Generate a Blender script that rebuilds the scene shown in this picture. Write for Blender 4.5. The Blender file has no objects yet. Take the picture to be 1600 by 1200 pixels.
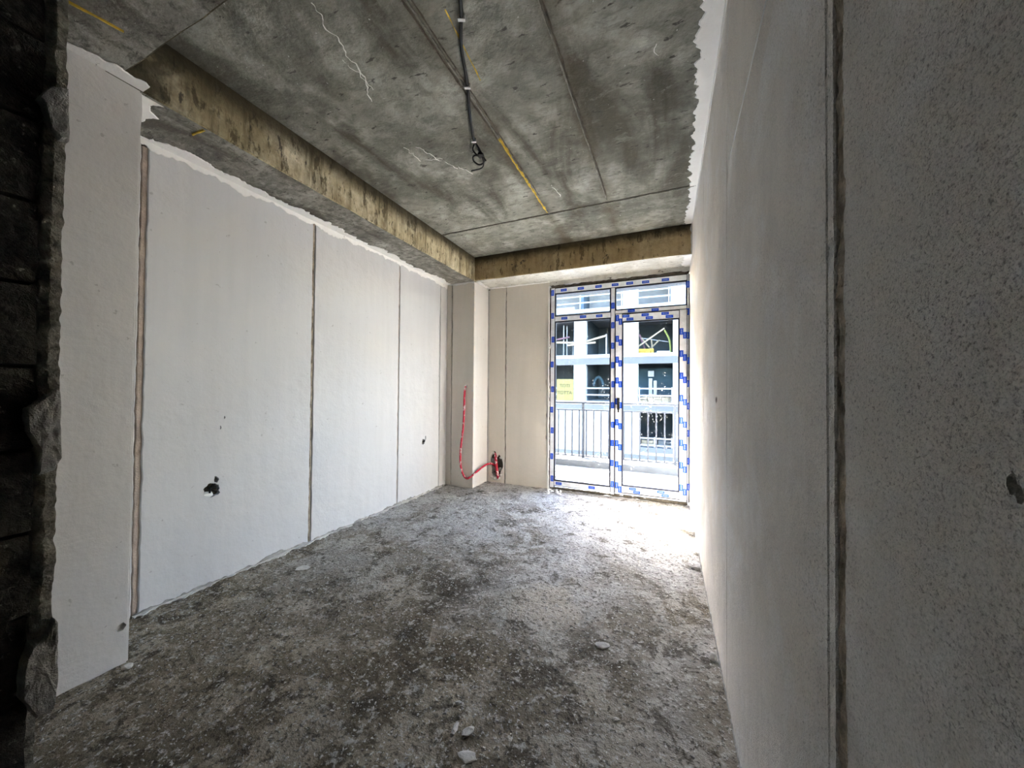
import bpy, bmesh, math, random
from mathutils import Vector, Matrix, noise

random.seed(7)
scene = bpy.context.scene
COL = scene.collection

# ------------------------------------------------------------------ camera
cam_data = bpy.data.cameras.new('camera')
cam_data.sensor_width = 36.0
cam_data.lens = 558.85 / 1600 * 36.0
cam_data.clip_start = 0.02
cam_data.clip_end = 400
cam = bpy.data.objects.new('camera', cam_data)
COL.objects.link(cam)
_yaw, _pit, _rol = math.radians(23.4214), math.radians(0.8307), math.radians(0.4841)
_r = Vector((math.cos(_yaw), math.sin(_yaw), 0)); _f = Vector((-math.sin(_yaw), math.cos(_yaw), 0)); _u = Vector((0, 0, 1))
_f2 = _f * math.cos(_pit) + _u * math.sin(_pit); _u2 = _u * math.cos(_pit) - _f * math.sin(_pit)
_R = _r * math.cos(_rol) + _u2 * math.sin(_rol); _U = _u2 * math.cos(_rol) - _r * math.sin(_rol)
cam.matrix_world = Matrix(((_R.x, _U.x, -_f2.x, 0), (_R.y, _U.y, -_f2.y, 0), (_R.z, _U.z, -_f2.z, 1.25), (0, 0, 0, 1)))
scene.camera = cam

# ------------------------------------------------------------------ sky, sun, exposure
SUN_EL = math.radians(30.5)
SUN_DIR = Vector((0.659 * math.cos(SUN_EL), -0.752 * math.cos(SUN_EL), -math.sin(SUN_EL)))
world = bpy.data.worlds.new('sky'); scene.world = world
world.use_nodes = True
wn = world.node_tree; wn.nodes.clear()
wo = wn.nodes.new('ShaderNodeOutputWorld'); wb = wn.nodes.new('ShaderNodeBackground'); ws = wn.nodes.new('ShaderNodeTexSky')
ws.sky_type = 'NISHITA'; ws.sun_disc = False; ws.sun_elevation = SUN_EL; ws.sun_rotation = math.radians(-41)
ws.air_density = 1.0; ws.dust_density = 1.2; ws.ozone_density = 1.0
wb.inputs['Strength'].default_value = 0.62
wn.links.new(ws.outputs[0], wb.inputs[0]); wn.links.new(wb.outputs[0], wo.inputs[0])
sun_data = bpy.data.lights.new('sun', 'SUN'); sun_data.energy = 15.0; sun_data.angle = math.radians(0.6); sun_data.color = (1.0, 0.965, 0.92)
sun = bpy.data.objects.new('sun', sun_data); COL.objects.link(sun)
sun.rotation_euler = SUN_DIR.to_track_quat('-Z', 'Y').to_euler(); sun.location = (-10, 14, 12)
portal_data = bpy.data.lights.new('sky_portal', 'AREA'); portal_data.shape = 'RECTANGLE'; portal_data.size = 1.62; portal_data.size_y = 2.55
portal_data.cycles.is_portal = True
portal = bpy.data.objects.new('sky_portal', portal_data); COL.objects.link(portal)
portal.location = (-0.565, 4.47, 1.29); portal.rotation_euler = (math.radians(-90), 0, 0)
vs = scene.view_settings
vs.view_transform = 'Standard'; vs.look = 'None'; vs.gamma = 1.0; vs.use_curve_mapping = False
vs.exposure = 3.62
scene.cycles.use_denoising = True
scene.cycles.max_bounces = 8
scene.cycles.diffuse_bounces = 4
scene.cycles.glossy_bounces = 2
scene.cycles.transparent_max_bounces = 8
scene.cycles.caustics_reflective = False
scene.cycles.caustics_refractive = False
scene.cycles.adaptive_threshold = 0.1
scene.cycles.sample_clamp_indirect = 12.0

# ------------------------------------------------------------------ dimensions
XL, XR, YW = -2.658, 0.228, 4.348          # left wall face, right wall face, window wall face
XC, YC = -2.246, 3.960                     # beam / column faces
ZB, ZC = 2.621, 2.921                      # beam underside, ceiling
PIL_Y = 0.826                              # far edge of the near pilaster

# ------------------------------------------------------------------ helpers
class MB:
    def __init__(s): s.v = []; s.f = []; s.m = []
    def add(s, vs_, fs_, mi=0):
        o = len(s.v); s.v += [tuple(v) for v in vs_]
        for f in fs_: s.f.append(tuple(i + o for i in f)); s.m.append(mi)
    def box(s, x0, x1, y0, y1, z0, z1, mi=0):
        s.add([(x0,y0,z0),(x1,y0,z0),(x1,y1,z0),(x0,y1,z0),(x0,y0,z1),(x1,y0,z1),(x1,y1,z1),(x0,y1,z1)],
              [(0,3,2,1),(4,5,6,7),(0,1,5,4),(1,2,6,5),(2,3,7,6),(3,0,4,7)], mi)
        return s
    def bar(s, a, b, w, h=None, mi=0):
        a = Vector(a); b = Vector(b); h = h or w
        d = (b - a).normalized(); ref = Vector((0,0,1)) if abs(d.z) < 0.9 else Vector((0,1,0))
        p = d.cross(ref).normalized() * w / 2; q = p.cross(d).normalized() * h / 2
        c = [a-p-q, a+p-q, a+p+q, a-p+q, b-p-q, b+p-q, b+p+q, b-p+q]
        s.add(c, [(0,3,2,1),(4,5,6,7),(0,1,5,4),(1,2,6,5),(2,3,7,6),(3,0,4,7)], mi); return s
    def tube(s, pts, r, n=10, mi=0):
        pts = [Vector(p) for p in pts]; rs = r if isinstance(r, (list, tuple)) else [r] * len(pts)
        prev = None; rings = []
        for i, p in enumerate(pts):
            d = (pts[min(i+1, len(pts)-1)] - pts[max(i-1, 0)]).normalized()
            if prev is None: prev = d.orthogonal().normalized()
            e = (prev - d * prev.dot(d)).normalized(); prev = e; g = d.cross(e)
            rings.append([p + (e * math.cos(2*math.pi*k/n) + g * math.sin(2*math.pi*k/n)) * rs[i] for k in range(n)])
        o = len(s.v)
        for R in rings: s.v += [tuple(v) for v in R]
        for i in range(len(pts)-1):
            for k in range(n):
                a = o + i*n + k; b = o + i*n + (k+1) % n
                s.f.append((a, b, b+n, a+n)); s.m.append(mi)
        s.f.append(tuple(o + k for k in range(n-1, -1, -1))); s.m.append(mi)
        s.f.append(tuple(o + (len(pts)-1)*n + k for k in range(n))); s.m.append(mi)
        return s
    def build(s, name, mats, parent=None, smooth=False):
        me = bpy.data.meshes.new(name); me.from_pydata(s.v, [], s.f)
        for m in (mats if isinstance(mats, (list, tuple)) else [mats]): me.materials.append(m)
        me.polygons.foreach_set('material_index', s.m)
        if smooth: me.polygons.foreach_set('use_smooth', [True] * len(me.polygons))
        me.update()
        o = bpy.data.objects.new(name, me); COL.objects.link(o)
        if parent: o.parent = parent
        return o

def spline(pts, n=8):
    P = [Vector(p) for p in pts]; out = []
    for i in range(len(P)-1):
        a = P[max(i-1,0)]; b = P[i]; c = P[i+1]; d = P[min(i+2,len(P)-1)]
        for k in range(n):
            t = k / n
            out.append(0.5*((2*b)+(c-a)*t+(2*a-5*b+4*c-d)*t*t+(3*b-a-3*c+d)*t**3))
    out.append(P[-1]); return out

def tag(o, label=None, cat=None, group=None, kind=None):
    if label: o['label'] = label
    if cat: o['category'] = cat
    if group: o['group'] = group
    if kind: o['kind'] = kind
    return o
def struct(o, label=None, cat=None): return tag(o, label, cat, kind='structure')
def empty(name, loc=(0,0,0), parent=None):
    o = bpy.data.objects.new(name, None); o.location = loc; o.empty_display_size = 0.1; COL.objects.link(o)
    if parent: o.parent = parent
    return o
def N3(x, y, z, s=1.0): return noise.noise(Vector((x*s, y*s, z*s)))

def panel(name, mat, parent, plane, face, u0, u1, v0, v1, t=0.03, jit=0.002, rows=70, seed=0, cap=0.004):
    """Upright slab. plane 'x+': face at x=face looking +x, u runs along y. plane 'y-': face at y=face looking -y, u along x. 'x-' likewise."""
    mb = MB(); n = rows
    def P(u, v, d):
        if plane == 'x+': return (face - d, u, v)
        if plane == 'x-': return (face + d, u, v)
        return (u, face + d, v)
    prof = []
    for i in range(n+1):
        v = v0 + (v1-v0)*i/n
        a = u0 + jit*(N3(seed, 1.3, v, 14)+0.7*N3(seed, 9.1, v, 45)); b = u1 + jit*(N3(seed, 5.7, v, 14)+0.7*N3(seed, 3.3, v, 45)+0.4*N3(seed, 6.3, v, 110))
        prof.append((a, b, v))
    cols = [lambda a,b,v: P(a, v, t), lambda a,b,v: P(a, v, cap), lambda a,b,v: P(a+cap, v, 0), lambda a,b,v: P(b-cap, v, 0), lambda a,b,v: P(b, v, cap), lambda a,b,v: P(b, v, t)]
    k = len(cols)
    for a,b,v in prof: mb.v += [c(a,b,v) for c in cols]
    flip = plane == 'x-'
    def face_(q): mb.f.append(tuple(reversed(q)) if flip else q); mb.m.append(0)
    for i in range(n):
        for c in range(k):
            d = (c+1) % k
            face_((i*k+c, i*k+d, (i+1)*k+d, (i+1)*k+c))
    face_(tuple(range(k-1,-1,-1))); face_(tuple(n*k+c for c in range(k)))
    o = mb.build(name, mat, parent)
    bm = bmesh.new(); bm.from_mesh(o.data); bmesh.ops.recalc_face_normals(bm, faces=bm.faces); bm.to_mesh(o.data); bm.free()
    return o

def cut(o, cutters):
    """carve holes; the cutters are removed again"""
    tmp = []
    for mb in cutters:
        c = mb.build('cutter', [])
        bm = bmesh.new(); bm.from_mesh(c.data); bmesh.ops.recalc_face_normals(bm, faces=bm.faces); bm.to_mesh(c.data); bm.free()
        m = o.modifiers.new('cut', 'BOOLEAN'); m.operation = 'DIFFERENCE'; m.object = c; m.solver = 'EXACT'; tmp.append(c)
    dg = bpy.context.evaluated_depsgraph_get(); dg.update()
    me = bpy.data.meshes.new_from_object(o.evaluated_get(dg))
    o.modifiers.clear(); o.data = me
    for c in tmp: bpy.data.objects.remove(c, do_unlink=True)

def rag_hole(center, normal_axis, ru, rv, depth, seed, n=22, rough=0.35):
    """irregular prism used to carve a broken hole; normal_axis 'x' or 'y'"""
    mb = MB(); ring = []
    for k in range(n):
        a = 2*math.pi*k/n; q = 1 + rough*N3(math.cos(a)*1.4+seed, math.sin(a)*1.4, seed*2.1, 1.6)+0.12*random.uniform(-1,1)
        ring.append((math.cos(a)*ru*q, math.sin(a)*rv*q))
    for d, sc in ((-0.05, 1.06), (depth, 0.86)):
        for (u, v) in ring:
            if normal_axis == 'x+': mb.v.append((center[0]-d, center[1]+u*sc, center[2]+v*sc))
            elif normal_axis == 'x-': mb.v.append((center[0]+d, center[1]+u*sc, center[2]+v*sc))
            else: mb.v.append((center[0]+u*sc, center[1]+d, center[2]+v*sc))
    for k in range(n): mb.f.append((k, (k+1)%n, n+(k+1)%n, n+k)); mb.m.append(0)
    mb.f.append(tuple(range(n-1,-1,-1))); mb.f.append(tuple(n+k for k in range(n))); mb.m += [0,0]
    return mb

def rag_strip(name, mat, parent, a0, a1, base, width, thick, mapf, seed, step=0.006, amp=1.0):
    """plaster smear with one straight and one ragged edge. mapf(a, w, d) -> xyz"""
    mb = MB(); n = int((a1-a0)/step)
    for i in range(n+1):
        a = a0 + (a1-a0)*i/n
        w = width(a) if callable(width) else width
        w = w*(1 + amp*(0.6*N3(seed, a, 0, 3.1)+0.6*N3(seed, a, 4, 11)+0.4*N3(seed, a, 8, 27)+0.15*N3(seed, a, 12, 60)))
        w = max(w, 0.004)
        mb.v += [mapf(a, base, 0), mapf(a, base, thick), mapf(a, base+w*0.93, thick), mapf(a, base+w, 0)]
    for i in range(n):
        for c in range(3): mb.f.append((i*4+c, i*4+c+1, i*4+c+5, i*4+c+4)); mb.m.append(0)
        mb.f.append((i*4+3, i*4, i*4+4, i*4+7)); mb.m.append(0)
    mb.f += [(0,3,2,1), (n*4, n*4+1, n*4+2, n*4+3)]; mb.m += [0, 0]
    o = mb.build(name, mat, parent)
    bm = bmesh.new(); bm.from_mesh(o.data); bmesh.ops.recalc_face_normals(bm, faces=bm.faces); bm.to_mesh(o.data); bm.free()
    return o

def lump(name, mat, parent, loc, size, seed, sub=2, rough=0.35, flat=1.0, rot=None):
    bm = bmesh.new(); bmesh.ops.create_icosphere(bm, subdivisions=sub, radius=1.0)
    for v in bm.verts:
        q = 1 + rough*N3(v.co.x+seed, v.co.y, v.co.z, 1.1) + rough*0.6*N3(v.co.x, v.co.y+seed, v.co.z, 2.7)
        v.co = Vector((v.co.x*size[0]*q, v.co.y*size[1]*q, v.co.z*size[2]*q))
    if rot: bmesh.ops.rotate(bm, verts=bm.verts, matrix=Matrix.Rotation(rot, 3, 'Z'))
    me = bpy.data.meshes.new(name); bm.to_mesh(me); bm.free(); me.materials.append(mat)
    o = bpy.data.objects.new(name, me); o.location = loc; COL.objects.link(o)
    if parent: o.parent = parent
    return o

# ------------------------------------------------------------------ materials
class NT:
    def __init__(s, name):
        s.mat = bpy.data.materials.new(name); s.mat.use_nodes = True; s.t = s.mat.node_tree; s.t.nodes.clear()
        s.out = s.t.nodes.new('ShaderNodeOutputMaterial'); s.b = s.t.nodes.new('ShaderNodeBsdfPrincipled')
        s.t.links.new(s.b.outputs[0], s.out.inputs[0]); s.b.inputs['Roughness'].default_value = 0.9
        s.b.inputs['Specular IOR Level'].default_value = 0.25
        s.tc = s.t.nodes.new('ShaderNodeTexCoord')
    def new(s, t): return s.t.nodes.new(t)
    def link(s, a, b): s.t.links.new(a, b)
    def coord(s, scale=(1,1,1), rot=(0,0,0), loc=(0,0,0)):
        m = s.new('ShaderNodeMapping'); m.inputs['Scale'].default_value = scale; m.inputs['Rotation'].default_value = rot; m.inputs['Location'].default_value = loc
        s.link(s.tc.outputs['Object'], m.inputs[0]); return m.outputs[0]
    def noise(s, scale, detail=6, rough=0.6, vec=None, dist=0.0):
        n = s.new('ShaderNodeTexNoise'); n.inputs['Scale'].default_value = scale; n.inputs['Detail'].default_value = min(detail, 5)
        n.inputs['Roughness'].default_value = rough; n.inputs['Distortion'].default_value = dist
        s.link(vec or s.tc.outputs['Object'], n.inputs['Vector']); return n.outputs[0]
    def voro(s, scale, vec=None, feature='F1', out=0, rnd=1.0):
        n = s.new('ShaderNodeTexVoronoi'); n.feature = feature; n.inputs['Scale'].default_value = scale; n.inputs['Randomness'].default_value = rnd
        s.link(vec or s.tc.outputs['Object'], n.inputs['Vector']); return n.outputs[out]
    def ramp(s, fac, stops, interp='LINEAR'):
        r = s.new('ShaderNodeValToRGB'); r.color_ramp.interpolation = interp; e = r.color_ramp.elements
        while len(e) < len(stops): e.new(0.5)
        for el, (p, c) in zip(e, stops):
            el.position = p; el.color = (c, c, c, 1) if isinstance(c, (int, float)) else (*c, 1)
        s.link(fac, r.inputs[0]); return r.outputs[0]
    def mix(s, fac, a, b, blend='MIX'):
        m = s.new('ShaderNodeMix'); m.data_type = 'RGBA'; m.blend_type = blend
        for sock, v in ((m.inputs[0], fac), (m.inputs[6], a), (m.inputs[7], b)):
            if isinstance(v, (int, float)): sock.default_value = v
            elif isinstance(v, tuple): sock.default_value = (*v, 1)
            else: s.link(v, sock)
        return m.outputs[2]
    def math(s, op, a, b=None):
        m = s.new('ShaderNodeMath'); m.operation = op
        for sock, v in zip(m.inputs, (a, b)):
            if v is None: continue
            if isinstance(v, (int, float)): sock.default_value = v
            else: s.link(v, sock)
        return m.outputs[0]
    def sep(s):
        m = s.new('ShaderNodeSeparateXYZ'); s.link(s.tc.outputs['Object'], m.inputs[0]); return m.outputs
    def color(s, c):
        if isinstance(c, tuple): s.b.inputs['Base Color'].default_value = (*c, 1)
        else: s.link(c, s.b.inputs['Base Color'])
    def bump(s, h, dist=0.01, strength=1.0):
        b = s.new('ShaderNodeBump'); b.inputs['Distance'].default_value = dist; b.inputs['Strength'].default_value = strength
        s.link(h, b.inputs['Height']); s.link(b.outputs[0], s.b.inputs['Normal'])

def m_plain(name, c, rough=0.85, var=0.12, scale=8, bump=0.002):
    t = NT(name); n = t.noise(scale, 6, 0.6)
    t.color(t.mix(t.ramp(n, [(0.3, 0.0), (0.7, 1.0)]), tuple(x*(1-var) for x in c), tuple(min(1, x*(1+var)) for x in c)))
    t.b.inputs['Roughness'].default_value = rough
    if bump: t.bump(t.noise(scale*6, 5, 0.6), bump)
    return t.mat

def m_plaster(name, base, warm, speck=0.5, pits=0.0, blotch=0.0, fine=1.0):
    t = NT(name)
    c = t.mix(t.ramp(t.noise(1.3, 5, 0.55), [(0.35, 0.0), (0.68, 1.0)]), base, warm)
    st = t.noise(2.0, 6, 0.62, t.coord((7, 7, 0.55)))                       # vertical trowel / rolling streaks
    c = t.mix(t.ramp(st, [(0.3, 0.0), (0.75, 0.22)]), c, tuple(x*0.72 for x in base))
    if blotch:
        bl = t.ramp(t.noise(1.9, 8, 0.68, dist=0.4), [(0.50, 0.0), (0.62, blotch)])
        c = t.mix(bl, c, (0.92, 0.905, 0.88))
        gr = t.noise(48*fine, 3, 0.7, t.coord(loc=(2, 2, 9)))
        c = t.mix(t.ramp(gr, [(0.42, 0.32), (0.53, 0.0)]), c, tuple(x*0.62 for x in base))
        gb = t.noise(3.2, 5, 0.7, t.coord(loc=(9, 2, 9)), 0.4)
        c = t.mix(t.ramp(gb, [(0.36, 0.35), (0.50, 0.0)]), c, tuple(x*0.74 for x in base))
    sp = t.ramp(t.noise(26*fine, 3, 0.5), [(0.70, 0.0), (0.735, speck)])         # sparse dark specks
    c = t.mix(sp, c, (0.16, 0.15, 0.13))
    sc = t.ramp(t.noise(9*fine, 4, 0.7, t.coord((1, 1, 3.5) if fine == 1 else (1.6, 1.6, 1), loc=(3, 1, 7))), [(0.70, 0.0), (0.78, 0.35*speck)])
    c = t.mix(sc, c, (0.3, 0.28, 0.25))
    hgt = t.math('ADD', t.math('MULTIPLY', t.noise(14, 8, 0.62), 0.8), t.math('MULTIPLY', st, 0.6 if pits else 0.15))
    if pits:
        v = t.ramp(t.noise(38*fine, 3, 0.6), [(0.58, 0.0), (0.70, 1.0)])
        v2 = t.ramp(t.noise(105*fine, 2, 0.6), [(0.55, 0.0), (0.75, 1.0)])
        m = t.ramp(t.noise(2.3, 6, 0.6, t.coord(loc=(5, 2, 1))), [(0.40, 0.25), (0.62, 1.0)])
        pv = t.math('MULTIPLY', t.math('MAXIMUM', v, t.math('MULTIPLY', v2, 0.6)), m)
        c = t.mix(t.math('MULTIPLY', pv, pits), c, (0.20, 0.185, 0.16))
        hgt = t.math('SUBTRACT', hgt, t.math('MULTIPLY', pv, 0.5))
    t.color(c); t.bump(hgt, 0.012 if pits else 0.006, 0.9)
    return t.mat

def m_concrete(name, dark, mid, light, stain=(0.1, 0.085, 0.06), stain_amt=0.6, vert=False, scale=1.0, rough=0.85, edge=None, mould=None, lines=(), mott=1.0):
    t = NT(name)
    big = t.noise(0.9*scale, 7, 0.62, t.coord((1, 1.7, 1), rot=(0, 0, 0.5)), 0.35)
    c = t.mix(t.ramp(big, [(0.33, 0.0), (0.52, 0.55), (0.7, 1.0)]), dark, mid)
    c = t.mix(t.ramp(t.noise(2.7*scale, 8, 0.66, t.coord(loc=(7, 3, 0)), 0.3), [(0.48, 0.0), (0.75, 0.85)]), c, light)
    brush = t.noise(5*scale, 7, 0.7, t.coord((1.0, 5, 1), rot=(0, 0, 0.42)))
    c = t.mix(t.ramp(brush, [(0.55, 0.0), (0.72, 0.5)]), c, tuple(x*0.45 for x in dark))
    if vert:
        sv = t.noise(3.0, 6, 0.65, t.coord((6, 6, 0.7)))
        c = t.mix(t.ramp(sv, [(0.47, 0.0), (0.66, stain_amt)]), c, stain)
        sv2 = t.noise(9, 5, 0.68, t.coord((2.0, 2.0, 0.7), loc=(2, 5, 1)))
        c = t.mix(t.ramp(sv2, [(0.555, 0.0), (0.62, 0.8)]), c, tuple(x*0.5 for x in stain))
    else:
        s1 = t.noise(1.6*scale, 7, 0.6, t.coord((1.6, 0.5, 1), loc=(11, 4, 0)), 0.6)
        c = t.mix(t.ramp(s1, [(0.48, 0.0), (0.64, stain_amt)]), c, stain)
    mt = t.noise(9*scale, 5, 0.75, t.coord((1, 1.5, 1), rot=(0, 0, 0.42), loc=(5, 5, 5)), 0.4)
    c = t.mix(t.ramp(mt, [(0.38, min(0.45*mott, 0.95)), (0.50, 0.0)]), c, tuple(x*0.7 for x in dark))
    c = t.mix(t.ramp(mt, [(0.56, 0.0), (0.74, min(0.35*mott, 0.9))]), c, light)
    pk = t.ramp(t.noise(10*scale, 4, 0.62, t.coord((1, 2.6, 1), rot=(0, 0, 0.4))), [(0.635, 0.0), (0.68, 0.85)])
    c = t.mix(pk, c, (0.05, 0.045, 0.04))
    lk = t.ramp(t.noise(47*scale, 3, 0.5, t.coord(loc=(1, 8, 3))), [(0.73, 0.0), (0.76, 0.7)])
    c = t.mix(lk, c, (0.6, 0.6, 0.57))
    if edge:                                                               # grimy leak stain hugging a casting joint
        z, w = edge
        d = t.math('ABSOLUTE', t.math('SUBTRACT', t.sep()[2], z))
        d = t.math('SUBTRACT', t.math('ADD', d, t.math('MULTIPLY', t.math('SUBTRACT', t.noise(9, 6, 0.7), 0.5), 0.10)), 0.0)
        c = t.mix(t.ramp(d, [(0.0, 0.97), (w*0.35, 0.85), (w, 0.0)]), c, (0.030, 0.024, 0.013))
    if mould:                                                              # black mould patch at one end of the beam
        y0, w = mould
        d = t.math('ADD', t.math('ABSOLUTE', t.math('SUBTRACT', t.sep()[1], y0)), t.math('MULTIPLY', t.math('SUBTRACT', t.noise(7, 6, 0.7), 0.5), 0.9))
        c = t.mix(t.ramp(d, [(0.0, 0.95), (w*0.5, 0.8), (w, 0.0)]), c, (0.03, 0.027, 0.017))
    for (xl, w, k) in lines:                                               # rusty grime along the formwork joints
        d = t.math('ADD', t.math('ABSOLUTE', t.math('SUBTRACT', t.sep()[0], xl)), t.math('MULTIPLY', t.math('SUBTRACT', t.noise(4.5, 6, 0.65), 0.42), 0.22))
        c = t.mix(t.ramp(d, [(0.0, k), (w, 0.0)]), c, (0.085, 0.07, 0.045))
    t.color(c); t.b.inputs['Roughness'].default_value = rough; t.b.inputs['Specular IOR Level'].default_value = 0.15
    hgt = t.math('ADD', t.noise(7, 7, 0.66), t.math('MULTIPLY', t.noise(60, 3, 0.6), 0.4))
    t.bump(hgt, 0.014, 0.85)
    return t.mat

M_PL = m_plaster('white_plaster', (0.55, 0.553, 0.565), (0.58, 0.575, 0.57), 0.35)
M_PR = m_plaster('rough_plaster', (0.85, 0.80, 0.73), (0.88, 0.825, 0.75), 0.4, pits=0.5, blotch=0.75, fine=5.0)
M_PR2 = m_plaster('rough_grey_plaster', (0.74, 0.70, 0.63), (0.79, 0.74, 0.665), 0.35, pits=0.8, blotch=0.6, fine=7.0)
M_PB = m_plaster('beige_plaster', (0.66, 0.615, 0.55), (0.72, 0.67, 0.60), 0.35)
M_PC = m_plaster('column_plaster', (0.60, 0.585, 0.565), (0.64, 0.62, 0.595), 0.4)
M_SM = m_plaster('fresh_white_plaster', (0.80, 0.79, 0.77), (0.84, 0.83, 0.80), 0.9)
M_MORT = m_plain('brown_mortar', (0.40, 0.34, 0.26), 0.95, 0.45, 26, 0.012)
M_GROOVE = m_plain('groove_mortar', (0.52, 0.44, 0.34), 0.95, 0.5, 34, 0.014)
M_MDARK = m_plain('dark_joint', (0.10, 0.085, 0.065), 0.95, 0.5, 30, 0.01)
M_PINK = m_plain('pinkish_filler', (0.44, 0.36, 0.30), 0.95, 0.25, 14, 0.006)
M_CEIL = m_concrete('ceiling_concrete', (0.115, 0.115, 0.095), (0.29, 0.287, 0.245), (0.50, 0.495, 0.44), (0.07, 0.063, 0.045), 0.85, lines=((-1.04, 0.10, 0.75), (-0.49, 0.11, 0.7)))
M_BSIDE = m_concrete('beam_side_concrete', (0.28, 0.23, 0.13), (0.58, 0.495, 0.325), (0.80, 0.73, 0.56), (0.10, 0.078, 0.04), 0.85, vert=True, edge=(ZC, 0.15), mould=(0.62, 0.45))
M_BFRONT = m_concrete('beam_front_concrete', (0.36, 0.265, 0.135), (0.50, 0.385, 0.215), (0.60, 0.49, 0.31), (0.20, 0.14, 0.07), 0.45, vert=True, edge=(ZC, 0.12))
M_BUND = m_concrete('beam_underside_concrete', (0.15, 0.145, 0.125), (0.30, 0.29, 0.255), (0.46, 0.445, 0.40), (0.07, 0.06, 0.045), 0.8, scale=2.0, mott=2.0)
M_SOFF = m_concrete('pale_soffit', (0.52, 0.51, 0.46), (0.64, 0.63, 0.58), (0.72, 0.71, 0.67), (0.36, 0.33, 0.27), 0.4, scale=1.4)
M_GREYR = m_plain('ridge_concrete', (0.24, 0.23, 0.195), 0.95, 0.5, 20, 0.01)
M_GREY = m_plain('grey_concrete', (0.36, 0.355, 0.34), 0.9, 0.2, 5, 0.004)
M_HALL = m_plain('hall_concrete', (0.20, 0.19, 0.175), 0.95, 0.25, 4, 0.004)
M_YEL = m_plain('yellow_foam', (0.62, 0.42, 0.06), 0.8, 0.35, 30, 0.006)
M_BLACK = m_plain('black_cable', (0.012, 0.012, 0.012), 0.5, 0.2, 20, 0)
M_WCLIP = m_plain('white_plastic', (0.8, 0.8, 0.78), 0.5, 0.05, 20, 0)
M_CHIP = m_plain('pale_crumbs', (0.62, 0.60, 0.565), 0.95, 0.3, 9, 0.004)
M_CHIPD = m_plain('grey_crumbs', (0.30, 0.29, 0.27), 0.95, 0.4, 9, 0.004)
M_EFF = m_plain('white_lime_streak', (0.74, 0.73, 0.69), 0.95, 0.15, 30, 0.004)
M_FRAME = m_plain('anthracite_profile', (0.022, 0.026, 0.045), 0.45, 0.2, 12, 0)
M_FILM = m_plain('protective_film', (0.78, 0.80, 0.84), 0.42, 0.12, 18, 0.001)
M_WALLW = m_plain('white_render', (0.80, 0.80, 0.80), 0.9, 0.05, 2, 0.003)
M_RAIL = m_plain('railing_metal', (0.06, 0.062, 0.07), 0.5, 0.1, 9, 0)
M_BALC = m_plain('balcony_screed', (0.46, 0.455, 0.44), 0.9, 0.12, 3, 0.003)
M_KERB = m_plain('balcony_kerb', (0.10, 0.10, 0.10), 0.9, 0.15, 6, 0.003)

def m_floor():
    t = NT('screed_floor')
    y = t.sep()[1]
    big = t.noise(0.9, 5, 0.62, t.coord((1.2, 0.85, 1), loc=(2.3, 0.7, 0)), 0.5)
    far = t.ramp(t.math('ADD', t.math('MULTIPLY', y, 0.25), t.math('MULTIPLY', t.math('SUBTRACT', big, 0.5), 0.9)), [(0.28, 0.0), (0.72, 1.0)])   # greyer towards the far end, brown screed in front
    pale_y = t.math('ADD', big, t.math('MULTIPLY', t.math('SUBTRACT', y, 1.9), 0.045))  # patchy base tone, paler along the length of the room
    c = t.mix(t.ramp(pale_y, [(0.36, 0.0), (0.52, 0.5), (0.70, 1.0)]), (0.145, 0.118, 0.080), t.mix(far, (0.36, 0.315, 0.24), (0.44, 0.435, 0.435)))
    med = t.noise(3.1, 9, 0.70, t.coord(loc=(1, 6, 2)), 0.5)
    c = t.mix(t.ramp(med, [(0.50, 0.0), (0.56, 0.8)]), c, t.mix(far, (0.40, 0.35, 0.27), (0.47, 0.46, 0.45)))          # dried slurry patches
    for (px, py, rad, col, k) in ((-0.62, 2.02, 0.26, (0.50, 0.445, 0.37), 0.85), (-1.25, 1.95, 0.22, (0.07, 0.06, 0.045), 0.6), (-0.30, 1.75, 0.20, (0.085, 0.066, 0.045), 0.5)):
        vd = t.new('ShaderNodeVectorMath'); vd.operation = 'DISTANCE'; t.link(t.tc.outputs['Object'], vd.inputs[0]); vd.inputs[1].default_value = (px, py, 0)
        dd = t.math('ADD', vd.outputs['Value'], t.math('MULTIPLY', t.math('SUBTRACT', med, 0.5), 0.7))
        c = t.mix(t.ramp(dd, [(rad*0.55, k), (rad*1.15, 0.0)]), c, col)
    dk = t.noise(5.2, 9, 0.74, t.coord(loc=(8, 2, 5)), 0.4)
    c = t.mix(t.ramp(dk, [(0.535, 0.0), (0.60, 0.8)]), c, (0.078, 0.066, 0.048))          # bare dark screed
    sp = t.noise(19, 5, 0.72, t.coord(loc=(4, 4, 4)))
    c = t.mix(t.ramp(sp, [(0.56, 0.0), (0.62, 0.8)]), c, (0.50, 0.475, 0.43))
    s2 = t.noise(46, 4, 0.7, t.coord(loc=(3, 9, 4)))
    c = t.mix(t.ramp(s2, [(0.55, 0.0), (0.61, 0.75)]), c, (0.055, 0.049, 0.039))
    s3 = t.noise(82, 2, 0.6, t.coord(loc=(6, 1, 4)))
    c = t.mix(t.ramp(s3, [(0.62, 0.0), (0.66, 0.85)]), c, (0.62, 0.605, 0.57))
    t.color(c); t.b.inputs['Roughness'].default_value = 0.9; t.b.inputs['Specular IOR Level'].default_value = 0.08
    hgt = t.math('ADD', t.math('ADD', t.noise(9, 7, 0.7), t.math('MULTIPLY', sp, 0.5)), t.math('MULTIPLY', s2, 0.35))
    t.bump(hgt, 0.020, 0.9)
    return t.mat
M_FLOOR = m_floor()

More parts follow.
